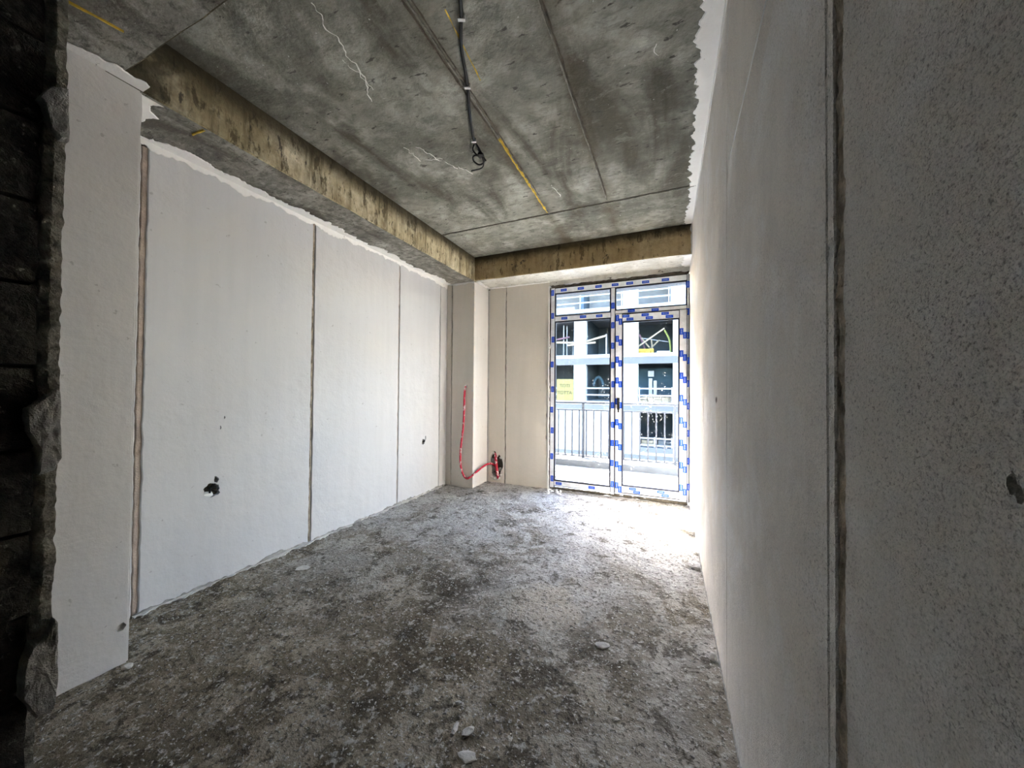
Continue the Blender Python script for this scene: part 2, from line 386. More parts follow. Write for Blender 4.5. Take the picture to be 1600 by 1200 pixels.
def m_block():
    t = NT('dim_cinder_block')  # black cinder block, colour also deepened for the dim, unlit doorway edge
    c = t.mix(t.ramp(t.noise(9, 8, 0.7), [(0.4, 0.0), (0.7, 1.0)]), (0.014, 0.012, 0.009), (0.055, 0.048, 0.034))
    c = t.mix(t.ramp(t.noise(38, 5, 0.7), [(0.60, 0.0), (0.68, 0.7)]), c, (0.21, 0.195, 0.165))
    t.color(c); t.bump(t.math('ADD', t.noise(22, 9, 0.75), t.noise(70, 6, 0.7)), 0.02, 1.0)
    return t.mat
M_BLOCK = m_block()
M_CHUNK = m_plain('broken_plaster', (0.36, 0.35, 0.32), 0.95, 0.3, 40, 0.012)
M_COAT = m_plain('dirty_render_coat', (0.23, 0.215, 0.17), 0.95, 0.8, 24, 0.02)

def m_glass():
    t = NT('dusty_glass')
    tr = t.new('ShaderNodeBsdfTransparent'); tr.inputs[0].default_value = (0.94, 0.945, 0.95, 1)
    gl = t.new('ShaderNodeBsdfGlossy'); gl.inputs['Roughness'].default_value = 0.02
    lw = t.new('ShaderNodeLayerWeight'); lw.inputs[0].default_value = 0.5
    fr = t.math('ADD', t.math('MULTIPLY', t.math('POWER', lw.outputs['Facing'], 5.0), 0.6), 0.03)
    mx = t.new('ShaderNodeMixShader'); t.link(fr, mx.inputs[0]); t.link(tr.outputs[0], mx.inputs[1]); t.link(gl.outputs[0], mx.inputs[2])
    df = t.new('ShaderNodeBsdfTranslucent'); df.inputs[0].default_value = (0.8, 0.8, 0.8, 1)
    zone = t.ramp(t.noise(3.2, 4, 0.6), [(0.50, 0.0), (0.62, 1.0)])
    dots = t.ramp(t.noise(85, 3, 0.6), [(0.66, 0.0), (0.70, 0.55)])
    dirt = t.math('MULTIPLY', zone, dots)
    m2 = t.new('ShaderNodeMixShader'); t.link(dirt, m2.inputs[0]); t.link(mx.outputs[0], m2.inputs[1]); t.link(df.outputs[0], m2.inputs[2])
    t.t.nodes.remove(t.b); t.link(m2.outputs[0], t.out.inputs[0])
    return t.mat
M_GLASS = m_glass()

def m_mark():
    t = NT('blue_film_mark')
    m = t.new('ShaderNodeSeparateXYZ'); t.link(t.tc.outputs['Generated'], m.inputs[0])
    # a white lettering line along the middle of the longer side
    return t
def m_mark_axis(name, axis):
    t = NT(name); m = t.new('ShaderNodeSeparateXYZ'); t.link(t.tc.outputs['Generated'], m.inputs[0])
    across = m.outputs[0 if axis == 'v' else 2]; along = m.outputs[2 if axis == 'v' else 0]
    band = t.math('LESS_THAN', t.math('ABSOLUTE', t.math('SUBTRACT', across, 0.5)), 0.065)
    inn = t.math('LESS_THAN', t.math('ABSOLUTE', t.math('SUBTRACT', along, 0.5)), 0.36)
    let = t.math('GREATER_THAN', t.math('FRACT', t.math('MULTIPLY', along, 7.3)), 0.28)
    k = t.math('MULTIPLY', t.math('MULTIPLY', band, inn), let)
    t.color(t.mix(k, (0.010, 0.075, 0.60), (0.55, 0.62, 0.85))); t.b.inputs['Roughness'].default_value = 0.4
    return t.mat
M_MKV = m_mark_axis('blue_mark_upright', 'v'); M_MKH = m_mark_axis('blue_mark_level', 'h')

def m_redpipe():
    t = NT('red_pipe_plaster_splashed')
    k = t.ramp(t.noise(24, 5, 0.6), [(0.56, 0.0), (0.60, 0.9)])
    t.color(t.mix(k, (0.46, 0.015, 0.045), (0.75, 0.70, 0.68))); t.b.inputs['Roughness'].default_value = 0.45
    return t.mat
M_RED = m_redpipe()

# ------------------------------------------------------------------ room shell
# floor: uneven screed
mb = MB(); nx, ny = 150, 240; x0, x1, y0, y1 = -2.70, 0.27, -0.2, 4.50
def floor_z(x, y): return 0.006*N3(x, y, 0, 2.3) + 0.0045*N3(x, y, 3, 9) + 0.003*N3(x, y, 6, 24) - 0.004
for j in range(ny+1):
    for i in range(nx+1):
        x = x0+(x1-x0)*i/nx; y = y0+(y1-y0)*j/ny; mb.v.append((x, y, floor_z(x, y)))
for j in range(ny):
    for i in range(nx):
        a = j*(nx+1)+i; mb.f.append((a, a+1, a+nx+2, a+nx+1)); mb.m.append(0)
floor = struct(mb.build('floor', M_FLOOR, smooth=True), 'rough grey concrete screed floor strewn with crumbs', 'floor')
MB().box(-2.95, 1.6, -2.6, 4.46, -0.25, -0.05).build('slab', M_GREY, floor)
MB().box(-2.95, 1.6, -2.6, -0.19, -0.05, -0.006).build('hall_screed', M_HALL, floor)

ceiling = struct(MB().box(-2.95, 1.6, -2.6, 4.46, ZC, ZC+0.2).build('ceiling', M_CEIL), 'stained bare concrete ceiling slab', 'ceiling')
def ridge(name, mat, p0, p1, w, h, seed, amp=0.5, wob=0.004, wf=5):
    mb = MB(); p0 = Vector(p0); p1 = Vector(p1); L = (p1-p0).length; n = max(8, int(L/(0.015 if wf < 10 else 0.005))); d = (p1-p0).normalized(); s = Vector((-d.y, d.x, 0))
    for i in range(n+1):
        p = p0 + (p1-p0)*i/n + s*wob*(N3(seed, L*i/n, 0, wf)+0.4*N3(seed, L*i/n, 7, wf*3))
        ww = w*(1+amp*N3(seed, L*i/n, 2, 20)); hh = h*(1+amp*N3(seed, L*i/n, 5, 16))
        mb.v += [p - s*ww/2 + Vector((0,0,0.004)), p - s*ww*0.3 - Vector((0,0,hh)), p + s*ww*0.3 - Vector((0,0,hh)), p + s*ww/2 + Vector((0,0,0.004))]
    mb.v = [tuple(v) for v in mb.v]
    for i in range(n):
        for c in range(3): mb.f.append((i*4+c, i*4+c+4, i*4+c+5, i*4+c+1)); mb.m.append(0)
    return mb.build(name, mat, ceiling)
ridge('casting_ridge', M_GREYR, (-1.030, 0.76, ZC), (-1.03, 3.23, ZC), 0.012, 0.006, 1, 0.9)
ridge('casting_ridge', M_MDARK, (-1.052, 0.76, ZC), (-1.046, 2.15, ZC), 0.013, 0.003, 2, 1.2)
ridge('casting_ridge', M_MDARK, (-1.013, 0.76, ZC), (-1.012, 2.9, ZC), 0.008, 0.002, 9, 1.4)
ridge('casting_ridge', M_GREYR, (-0.515, 0.76, ZC), (-0.488, 3.2, ZC), 0.010, 0.006, 3, 0.9)
ridge('casting_ridge', M_MDARK, (-0.502, 0.76, ZC), (-0.478, 3.1, ZC), 0.011, 0.003, 4, 1.3)
ridge('casting_ridge', M_MDARK, (-2.24, 3.236, ZC), (0.2, 3.222, ZC), 0.010, 0.003, 5, 0.9)
ridge('casting_ridge', M_GREYR, (-2.24, 3.248, ZC), (0.2, 3.236, ZC), 0.012, 0.006, 6)
tag(ridge('yellow_foam_line', M_YEL, (-1.03, 2.12, ZC-0.002), (-1.036, 3.19, ZC-0.002), 0.017, 0.009, 7, 0.9, 0.006), 'yellow foam line in the ceiling joint')
tag(ridge('yellow_foam_line', M_YEL, (-0.90, 1.30, ZC-0.0005), (-0.93, 1.68, ZC-0.0005), 0.007, 0.002, 8, 1.4, 0.01), 'thin yellow scrape beside the cable')
# lime streaks on the ceiling
for k, (xa, ya, xb, yb, w) in enumerate([(-1.42,1.05,-1.50,1.42,0.007), (-1.52,1.30,-1.50,1.50,0.005), (-1.48,1.36,-1.58,1.56,0.008), (-1.60,1.98,-1.46,2.30,0.006), (-1.68,1.95,-1.66,2.12,0.005),
        (-1.44,2.28,-1.38,2.40,0.007), (-0.87,2.78,-0.84,2.98,0.006), (-0.05,1.83,-0.04,1.90,0.006), (-1.62,2.12,-1.50,2.16,0.005)]):
    ridge('lime_streak', M_EFF, (xa, ya, ZC), (xb, yb, ZC), w*0.8, 0.0022, 20+k, 1.8, 0.030, 14)

# beams
def beam(name, x0, x1, y0, y1, z0, label, side_faces, und, sidemat):
    mb = MB(); mb.box(x0, x1, y0, y1, z0, ZC+0.01)
    mb.m = [1, 0, 0, 0, 0, 0]
    o = mb.build(name, [sidemat, und])
    bm = bmesh.new(); bm.from_mesh(o.data); bmesh.ops.bevel(bm, geom=[e for e in bm.edges if all(abs(v.co.z-z0) < 1e-6 for v in e.verts)], offset=0.008, segments=2, affect='EDGES')
    bmesh.ops.subdivide_edges(bm, edges=[e for e in bm.edges if e.calc_length() > 1.0], cuts=60, use_grid_fill=True)
    for v in bm.verts:
        if v.co.z < z0 + 0.02: v.co += Vector((0.006*N3(v.co.x, v.co.y, 1, 6), 0.006*N3(v.co.x, v.co.y, 7, 6), 0.004*N3(v.co.x, v.co.y, 4, 5)))
    bm.to_mesh(o.data); bm.free()
    return struct(o, label, 'beam')
beam_l = beam('concrete_beam', XL-0.2, XC, 0.70, 4.46, ZB, 'stained concrete ceiling beam running along the left wall', 0, M_BUND, M_BSIDE)
beam_b = beam('concrete_beam', XC-0.001, XR+0.2, YC, 4.46, ZB, 'brown concrete beam above the balcony door', 0, M_SOFF, M_BFRONT)
beam_f = beam('concrete_beam', XL-0.2, 1.4, 0.33, 0.752, ZB+0.012, 'grey concrete cross beam over the broken doorway', 0, M_BUND, M_BSIDE)
def zstrip(name, p0, p1, z, w, h, parent, mat, seed):
    o = ridge(name, mat, (p0[0], p0[1], z), (p1[0], p1[1], z), w, h, seed, 0.8, 0.006); o.parent = parent; return o
zstrip('yellow_foam_line', (-1.985, 0.50), (-1.945, 0.655), ZB+0.011, 0.010, 0.006, beam_f, M_YEL, 31)
zstrip('yellow_foam_line', (-2.37, 1.072), (-2.27, 1.078), ZB, 0.010, 0.006, beam_l, M_YEL, 32)

# left wall: slabs with open joints in front of a mortar backing
wall_l = struct(MB().box(XL-0.24, XL-0.022, -0.1, 4.46, -0.05, ZC).build('wall_left', M_MDARK), 'white plastered left wall of tall slabs with open joints', 'wall')
lj = [(0.60, 0.975), (1.006, 2.020), (2.042, 3.048), (3.064, 3.812), (3.822, 4.05)]
LP = [panel('panel', M_PL, wall_l, 'x+', XL, a, b, -0.02, 2.625, 0.03, 0.004, seed=i*3.1) for i, (a, b) in enumerate(lj)]
panel('joint_filler', M_PINK, wall_l, 'x+', XL-0.009, 0.981, 1.010, 0.0, 2.58, 0.02, 0.004, seed=44)
for k, (ya, yb) in enumerate([(2.023, 2.040), (3.050, 3.063)]):
    panel('joint_filler', M_PINK if k else M_MORT, wall_l, 'x+', XL-0.007, ya+0.001, yb, 0.0, 2.6, 0.02, 0.006, seed=50+k)
cut(LP[1], [rag_hole((XL, 1.341, 0.594), 'x+', 0.050, 0.048, 0.026, 3), rag_hole((XL, 1.365, 0.655), 'x+', 0.014, 0.022, 0.026, 9),
            rag_hole((XL, 1.405, 1.05), 'x+', 0.006, 0.010, 0.01, 4, 8), rag_hole((XL, 1.383, 0.985), 'x+', 0.006, 0.014, 0.012, 5, 8)])
cut(LP[3], [rag_hole((XL, 3.500, 0.615), 'x+', 0.032, 0.036, 0.026, 6), rag_hole((XL, 3.540, 0.655), 'x+', 0.010, 0.030, 0.02, 8)])
rag_strip('plaster_smear', M_SM, wall_l, 0.90, 3.97, 0.0, lambda a: 0.075 if a > 1.0 else 0.03, 0.004, lambda a, w, d: (XL + w, a, ZB - d - 0.0045), 3.3)
rag_strip('plaster_smear', M_SM, wall_l, 0.90, 3.97, 0.0, 0.035, 0.004, lambda a, w, d: (XL + d, a, ZB - 0.006 - w), 7.3, amp=1.3)

rag_strip('dust_fringe', M_CHIPD, wall_l, 0.98, 3.97, 0.0, 0.014, 0.006, lambda a, w, d: (XL + d, a, -0.004 + w), 41.3, amp=2.2)
rag_strip('dust_fringe', M_CHIP, wall_l, 0.98, 3.97, 0.0, 0.030, 0.004, lambda a, w, d: (XL + w, a, -0.002 + d), 43.3, amp=2.0)
# near pilaster on the left
pil = MB(); pil.box(XL-0.02, -2.252, 0.02, PIL_Y, -0.02, 2.66)
pilo = pil.build('column', M_PC)
bm = bmesh.new(); bm.from_mesh(pilo.data)
bmesh.ops.bevel(bm, geom=[e for e in bm.edges if abs(e.verts[0].co.z-e.verts[1].co.z) > 1 ], offset=0.010, segments=3, affect='EDGES')
bmesh.ops.subdivide_edges(bm, edges=[e for e in bm.edges if e.calc_length() > 1.0], cuts=120, use_grid_fill=True)
for v in bm.verts: v.co += Vector((0.004*N3(v.co.x, v.co.y, v.co.z, 7), 0.004*N3(v.co.y, v.co.x+4, v.co.z, 9), 0))
bm.to_mesh(pilo.data); bm.free()
struct(pilo, 'white plastered pilaster beside the broken dark doorway edge', 'column')
cut(pilo, [rag_hole((-2.252, 0.795, 0.165), 'x+', 0.018, 0.022, 0.012, 13, 6)])
rag_strip('plaster_smear', M_SM, pilo, 0.30, PIL_Y, 0.0, 0.055, 0.004, lambda a, w, d: (-2.25 + w, a, ZB + 0.008 - d), 12.3)
rag_strip('plaster_smear', M_SM, pilo, -2.56, -2.262, 0.0, 0.085, 0.004, lambda a, w, d: (a, 0.826 + w, ZB - d - 0.004), 15.1, amp=0.7)

# back-left column
colm = struct(MB().box(XL+0.005, XC-0.02, YC+0.02, 4.46, -0.02, ZB).build('column', M_MDARK), 'plastered corner column with a looping red pipe', 'column')
cpf = panel('panel', M_PB, colm, 'y-', YC, -2.570, XC, -0.01, 2.61, 0.03, 0.003, seed=61)
panel('panel', M_PC, colm, 'x+', XC+0.001, YC+0.001, YW+0.004, -0.01, 2.61, 0.03, 0.002, seed=62)
panel('panel', M_PB, colm, 'y-', YC+0.006, XL, -2.582, -0.01, 2.61, 0.03, 0.003, seed=63)
rag_strip('plaster_smear', M_SM, colm, -2.62, XC, 0.0, 0.02, 0.004, lambda a, w, d: (a, YC - d - 0.001, ZB - 0.004 - w), 17.1, amp=1.2)
rag_strip('plaster_smear', M_SM, colm, YC+0.03, YW, 0.0, 0.05, 0.004, lambda a, w, d: (XC + w, a, ZB - d - 0.006), 18.1, amp=0.6)

# window wall
wall_b = struct(MB().box(-2.95, -1.385, YW+0.022, 4.56, -0.05, ZB+0.05).build('wall_back', M_MDARK), 'beige plastered wall left of the balcony door', 'wall')
wb1 = panel('panel', M_PB, wall_b, 'y-', YW, -2.222, -1.984, -0.01, 2.61, 0.03, 0.004, seed=71)
wb2 = panel('panel', M_PB, wall_b, 'y-', YW, -1.972, -1.376, -0.01, 2.61, 0.03, 0.005, seed=72)
cut(wb1, [rag_hole((-2.103, YW, 0.215), 'y', 0.098, 0.20, 0.028, 21)])
cut(wb2, [rag_hole((-1.40, YW, 1.33), 'y', 0.02, 0.05, 0.02, 22, 10), rag_hole((-1.405, YW, 0.92), 'y', 0.012, 0.025, 0.02, 23, 10), rag_hole((-1.40, YW, 0.64), 'y', 0.02, 0.03, 0.02, 24, 10)])
panel('joint_filler', M_PC, wall_b, 'y-', YW+0.004, -2.246, -2.216, 0, 2.6, 0.02, 0.002, seed=73)
rag_strip('plaster_smear', M_SM, wall_b, -2.245, -1.37, 0.0, 0.045, 0.004, lambda a, w, d: (a, YW - w, ZB - d - 0.006), 19.1, amp=0.9)
rag_strip('plaster_smear', M_SM, wall_b, 0.0, 2.56, 0.0, 0.016, 0.012, lambda a, w, d: (-1.385 + w, YW - d + 0.004, a), 20.1, amp=1.0)
MB().box(-1.385, XR+0.4, 4.40, 4.56, 2.57, ZC+0.2).build('lintel', M_SOFF, wall_b)
MB().box(-1.385, XR, YW+0.004, 4.40, 2.575, 2.64).build('lintel_patch', M_SOFF, wall_b)
MB().box(XR+0.006, XR+0.8, 4.36, 4.56, -0.05, ZC+0.2).build('outer_pier', M_WALLW, wall_b)

# right wall
wall_r = struct(MB().box(XR+0.022, XR+0.25, -2.6, 4.46, -0.05, ZC).build('wall_right', M_MDARK), 'rough plastered right wall with a chased vertical groove', 'wall')
rj = [(-2.5, 0.6455, 0.006), (0.675, 0.6995, 0.0012), (0.7035, 1.717, 0.0012), (1.7225, 2.745, 0.001), (2.748, 4.36, 0.0008)]
RP = [panel('panel', M_PR2 if i == 0 else M_PR, wall_r, 'x-', XR, a, b, -0.02, 2.90, 0.03, j, 420, seed=80+i*2.7, cap=0.0025) for i, (a, b, j) in enumerate(rj)]
# rough mortar bed inside the groove
mb = MB(); n = 420
for i in range(n+1):
    z = 2.9*i/n
    for k in range(5):
        y = 0.641+0.036*k/4
        mb.v.append((XR+0.0045+0.006*N3(3, y*40, z*14, 1)+0.005*N3(9, y*90, z*45, 1), y, z))
for i in range(n):
    for k in range(4): a = i*5+k; mb.f.append((a, a+5, a+6, a+1)); mb.m.append(0)
mb.build('groove_mortar', M_GROOVE, wall_r)
cut(RP[3], [rag_hole((XR, 2.06, 1.205), 'x-', 0.040, 0.016, 0.02, 31, 12)])
cut(RP[0], [rag_hole((XR, 0.380, 1.185), 'x-', 0.005, 0.010, 0.012, 32, 12), rag_hole((XR, 0.3745, 1.179), 'x-', 0.004, 0.008, 0.012, 33, 12)])
rag_strip('plaster_smear', M_SM, wall_r, 0.76, YC-0.005, 0.0, lambda a: 0.085 - 0.012*(a-1.8), 0.004, lambda a, w, d: (XR - w, a, ZC - d), 23.1, amp=0.8)
rag_strip('plaster_smear', M_SM, wall_r, 0.76, YC-0.005, 0.0, 0.05, 0.003, lambda a, w, d: (XR - d, a, ZC - w), 24.1, amp=0.5)
rag_strip('plaster_smear', M_SM, wall_r, YC+0.005, YW, 0.0, 0.09, 0.004, lambda a, w, d: (XR - w, a, ZB - d - 0.005), 25.1, amp=0.9)
rag_strip('plaster_smear', M_SM, wall_r, ZB, ZC, 0.0, 0.014, 0.004, lambda a, w, d: (XR - w, YC - d - 0.003, a), 26.1, amp=1.2)

rag_strip('dust_fringe', M_CHIPD, wall_r, 0.72, 4.2, 0.0, 0.010, 0.005, lambda a, w, d: (XR - d, a, -0.004 + w), 47.3, amp=2.2)
# broken doorway edge on the left, next to the camera
wall_f = struct(MB().box(-2.95, -1.66, 0.20, 0.375, -0.05, ZB+0.02).build('wall_front', M_MDARK), 'broken dark masonry wall end at the doorway', 'wall')
def rough_block(name, mat, x0, x1, y0, y1, z0, z1, parent, amp, seed, cuts=(6, 9, 12)):
    mb = MB(); o_ = None
    bm = bmesh.new(); bmesh.ops.create_cube(bm, size=1.0)
    bmesh.ops.subdivide_edges(bm, edges=bm.edges[:], cuts=cuts[1], use_grid_fill=True)
    for v in bm.verts:
        c = Vector(((x0+x1)/2 + v.co.x*(x1-x0), (y0+y1)/2 + v.co.y*(y1-y0), (z0+z1)/2 + v.co.z*(z1-z0)))
        e = amp*(N3(c.x+seed, c.y, c.z, 16) + 0.7*N3(c.x, c.y+seed, c.z, 42)); g = amp*0.6*N3(c.y, c.x+seed, c.z, 25)
        v.co = c + Vector((e, g, 0.4*g))
    me = bpy.data.meshes.new(name); bm.to_mesh(me); bm.free(); me.materials.append(mat)
    o = bpy.data.objects.new(name, me); COL.objects.link(o); o.parent = parent
    return o
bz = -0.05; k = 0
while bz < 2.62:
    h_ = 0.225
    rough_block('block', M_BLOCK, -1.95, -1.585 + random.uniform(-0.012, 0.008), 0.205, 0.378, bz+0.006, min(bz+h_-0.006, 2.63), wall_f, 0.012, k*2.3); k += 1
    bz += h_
# rendering coat on the room face: broken, jagged edge with thicker lumps
mb = MB(); n = 330; prof = []
def coat(z):
    base = -1.575 + 0.018*N3(1, z, 0, 7) + 0.014*N3(2, z, 0, 19) + 0.008*N3(3, z, 0, 47)
    if z < 0.42: base -= 0.10
    return base
for i in range(n+1):
    z = 2.63*i/n; xe = coat(z); t_ = 0.004*N3(5, z, 0, 15)
    mb.v += [(-2.3, 0.375, z), (xe-0.016+0.02*N3(8, z, 0, 26), 0.382+t_*1.6, z), (xe+0.004*N3(9, z, 0, 60), 0.398+t_, z), (xe-0.004, 0.419+0.003*N3(4, z, 0, 40), z), (-2.3, 0.42, z)]
for i in range(n):
    for c in range(5): d = (c+1) % 5; mb.f.append((i*5+c, i*5+d, i*5+5+d, i*5+5+c)); mb.m.append(0)
mb.f += [(0,1,2,3,4), (n*5+4, n*5+3, n*5+2, n*5+1, n*5)]; mb.m += [0,0]
o = mb.build('render_coat', M_COAT, wall_f)
bm = bmesh.new(); bm.from_mesh(o.data); bmesh.ops.recalc_face_normals(bm, faces=bm.faces); bm.to_mesh(o.data); bm.free()
def chunk(outline, x0, x1, seed):
    bm = bmesh.new(); cy = sum(p[0] for p in outline)/len(outline); cz_ = sum(p[1] for p in outline)/len(outline); n = len(outline); N = 9
    dense = []
    for k in range(n):
        a = outline[k]; b = outline[(k+1) % n]
        for q in range(N): t = q/N; dense.append((a[0]+(b[0]-a[0])*t + 0.002*N3(seed, k+t, 0, 3), a[1]+(b[1]-a[1])*t + 0.003*N3(seed, k+t, 5, 3)))
    rings = []
    for (sc, x) in ((1.0, x0), (1.0, x1-0.012), (0.93, x1-0.002), (0.7, x1), (0.45, x1-0.001), (0.2, x1+0.001)):
        rings.append([bm.verts.new((x + (0.006*N3(seed+y_*60, z_*60, x*20, 1) if x > x0 else 0), y_, z_)) for (y_, z_) in ((cy+(y-cy)*sc, cz_+(z-cz_)*sc) for (y, z) in dense)])
    m = len(dense)
    for a, b in zip(rings, rings[1:]):
        for k in range(m): bm.faces.new((a[k], a[(k+1) % m], b[(k+1) % m], b[k]))
    bm.faces.new(rings[-1]); bmesh.ops.recalc_face_normals(bm, faces=bm.faces)
    me = bpy.data.meshes.new('plaster_chunk'); bm.to_mesh(me); bm.free(); me.materials.append(M_CHUNK)
    o = bpy.data.objects.new('plaster_chunk', me); COL.objects.link(o); o.parent = wall_f
    o['label'] = 'pale broken plaster chunk'
for k, C in enumerate(([(0.389, 2.077), (0.416, 2.09), (0.420, 1.941), (0.404, 1.937), (0.386, 1.955), (0.374, 2.017), (0.365, 2.028), (0.379, 2.061)],
        [(0.409, 1.241), (0.416, 1.232), (0.421, 1.043), (0.408, 1.015), (0.383, 1.008), (0.381, 1.081), (0.363, 1.126), (0.358, 1.185), (0.372, 1.202), (0.388, 1.219)],
        [(0.418, 0.602), (0.423, 0.587), (0.425, 0.408), (0.419, 0.353), (0.39, 0.351), (0.364, 0.422), (0.366, 0.504), (0.378, 0.554), (0.399, 0.558)])):
    chunk(C, -1.62, -1.545, k*3.3)
rough_block('block_spur', M_BLOCK, -1.60, -1.578, 0.30, 0.345, 0.55, 0.72, wall_f, 0.02, 120)

# hall behind the camera (closed and unlit)
wall_h = struct(MB().box(-2.95, 1.6, -2.8, -2.6, -0.05, ZC).build('wall_hall', M_HALL), 'bare concrete hall wall behind the doorway', 'wall')
MB().box(-3.1, -2.895, -2.6, 0.2, -0.05, ZC).build('hall_side', M_HALL, wall_h)

# ------------------------------------------------------------------ balcony door unit
win = struct(empty('window_1', (-0.57, YW+0.02, 0.0)), 'white filmed balcony window frame with blue printed marks', 'window')
FY0, FY1 = YW+0.010, YW+0.075
def P_(o): o.location = Vector(o.location) - Vector(win.location); return o
mark_v = MB().box(-0.0185, 0.0185, -0.0006, 0.0, -0.0365, 0.0365).build('film_mark', M_MKV)
mark_h = MB().box(-0.0385, 0.0385, -0.0006, 0.0, -0.016, 0.016).build('film_mark', M_MKH)
MKV, MKH = mark_v.data, mark_h.data
bpy.data.objects.remove(mark_v); bpy.data.objects.remove(mark_h)
def mark(par, x, y, z, vert=True):
    o = bpy.data.objects.new('film_mark', MKV if vert else MKH); COL.objects.link(o); o.parent = par
    o.matrix_parent_inverse = Matrix.Translation(-par_world(par)); o.location = (x, y, z); return o
def par_world(o):
    p = Vector(o.location); q = o.parent
    while q: p += Vector(q.location); q = q.parent
    return p
def frame_bar(x0, x1, z0, z1, y0, y1, root, edge=0.007, marks=0, vert=None, cols=1, phase=0.0, step=0.245):
    vert = (z1-z0) > (x1-x0) if vert is None else vert
    o = MB().box(x0, x1, y0, y1, z0, z1).build('frame_bar', M_FRAME); o.parent = root; o.matrix_parent_inverse = Matrix.Translation(-Vector(root.location))
    ex, ez = (edge, 0.0) if vert else (0.0, edge)
    f = MB().box(x0+ex, x1-ex, y0-0.0015, y0+0.001, z0+ez, z1-ez).build('protective_film', M_FILM, o)
    w = (x1-x0) if vert else (z1-z0); L0, L1 = (z0, z1) if vert else (x0, x1)
    p = L0 + 0.06 + phase; i = 0
    while p < L1 - 0.05:
        j = random.uniform(-0.006, 0.006)
        if cols == 1:
            c = ((x0+x1) if vert else (z0+z1))/2 + j*0.8
            mk = bpy.data.objects.new('film_mark', MKV if vert else MKH); COL.objects.link(mk); mk.parent = o
            mk.location = (c, y0-0.0016, p) if vert else (p, y0-0.0016, c)
        else:
            for s in (-1, 1):
                c = ((x0+x1) if vert else (z0+z1))/2 + s*w*0.20
                mk = bpy.data.objects.new('film_mark', MKV if vert else MKH); COL.objects.link(mk); mk.parent = o
                q = p + (0.022 if s < 0 else -0.022)
                mk.location = (c, y0-0.0016, q) if vert else (q, y0-0.0016, c)
        p += step if cols == 2 else step*random.uniform(0.82, 1.1); i += 1
    return o
def gasket(x0, x1, z0, z1, y, root, w=0.007):
    for (a, b, c, d) in ((x0, x1, z0, z0+w), (x0, x1, z1-w, z1), (x0, x0+w, z0+w, z1-w), (x1-w, x1, z0+w, z1-w)):
        o = MB().box(a, b, y, y+0.02, c, d).build('gasket', M_FRAME); o.parent = root; o.matrix_parent_inverse = Matrix.Translation(-Vector(root.location))
def pane(x0, x1, z0, z1, y, root):
    o = MB().box(x0, x1, y, y+0.006, z0, z1).build('pane', M_GLASS); o.parent = root; o.matrix_parent_inverse = Matrix.Translation(-Vector(root.location))
XW0, XW1, ZW0, ZW1 = -1.362, 0.224, 0.02, 2.535
frame_bar(XW0, XW0+0.062, ZW0, ZW1, FY0, FY1, win, phase=0.05, step=0.30)
frame_bar(XW1-0.026, XW1, ZW0, ZW1, FY0, FY1, win, phase=0.12, step=0.28)
frame_bar(XW0+0.062, XW1-0.026, 2.462, ZW1, FY0, FY1, win, phase=0.05, step=0.20)
frame_bar(XW0+0.062, -0.617, ZW0+0.02, 0.108, FY0, FY1, win, phase=0.0, step=0.42)
frame_bar(-0.617, -0.562, ZW0, 2.462, FY0, FY1, win, phase=0.06, step=0.24)
frame_bar(XW0+0.062, -0.617, 2.106, 2.178, FY0, FY1, win, phase=0.06, step=0.22)
frame_bar(-0.562, XW1-0.026, 2.145, 2.195, FY0, FY1, win, phase=0.12, step=0.30)
frame_bar(-0.562, XW1-0.026, ZW0, 0.050, FY0+0.02, FY1, win, phase=3, step=0.4)
for (a, b, c, d) in ((XW0+0.062, -0.617, 0.108, 2.106), (XW0+0.062, -0.617, 2.178, 2.462), (-0.562, XW1-0.026, 2.195, 2.462)):
    gasket(a, b, c, d, FY0+0.004, win, 0.010); pane(a+0.005, b-0.005, c+0.005, d-0.005, FY0+0.03, win)
# door leaf
door = struct(empty('door_1', (-0.17, YW, 0.05)), 'glazed balcony door leaf covered in blue marked film', 'door')
LY0, LY1 = YW-0.002, YW+0.06
frame_bar(-0.562, -0.478, 0.055, 2.142, LY0, LY1, door, phase=0.0, cols=2)
frame_bar(0.122, 0.204, 0.055, 2.142, LY0, LY1, door, phase=0.05, cols=2)
frame_bar(-0.478, 0.122, 2.048, 2.142, LY0, LY1, door, vert=False, phase=0.0, cols=2, step=0.21)
frame_bar(-0.478, 0.122, 0.055, 0.140, LY0, LY1, door, vert=False, phase=0.08, cols=2, step=0.30)
gasket(-0.478, 0.122, 0.140, 2.048, LY0+0.004, door, 0.010); pane(-0.473, 0.117, 0.145, 2.043, LY0+0.03, door)
hd = MB(); hd.box(-0.535, -0.507, LY0-0.010, LY0-0.001, 1.02, 1.16); hd.bar((-0.521, LY0-0.008, 1.12), (-0.521, LY0-0.045, 1.12), 0.016); hd.bar((-0.521, LY0-0.045, 1.128), (-0.516, LY0-0.045, 0.99), 0.016, 0.012)
o = hd.build('handle', M_BLACK); o.parent = door; o.matrix_parent_inverse = Matrix.Translation(-Vector(door.location)); o['label'] = 'black lever handle'
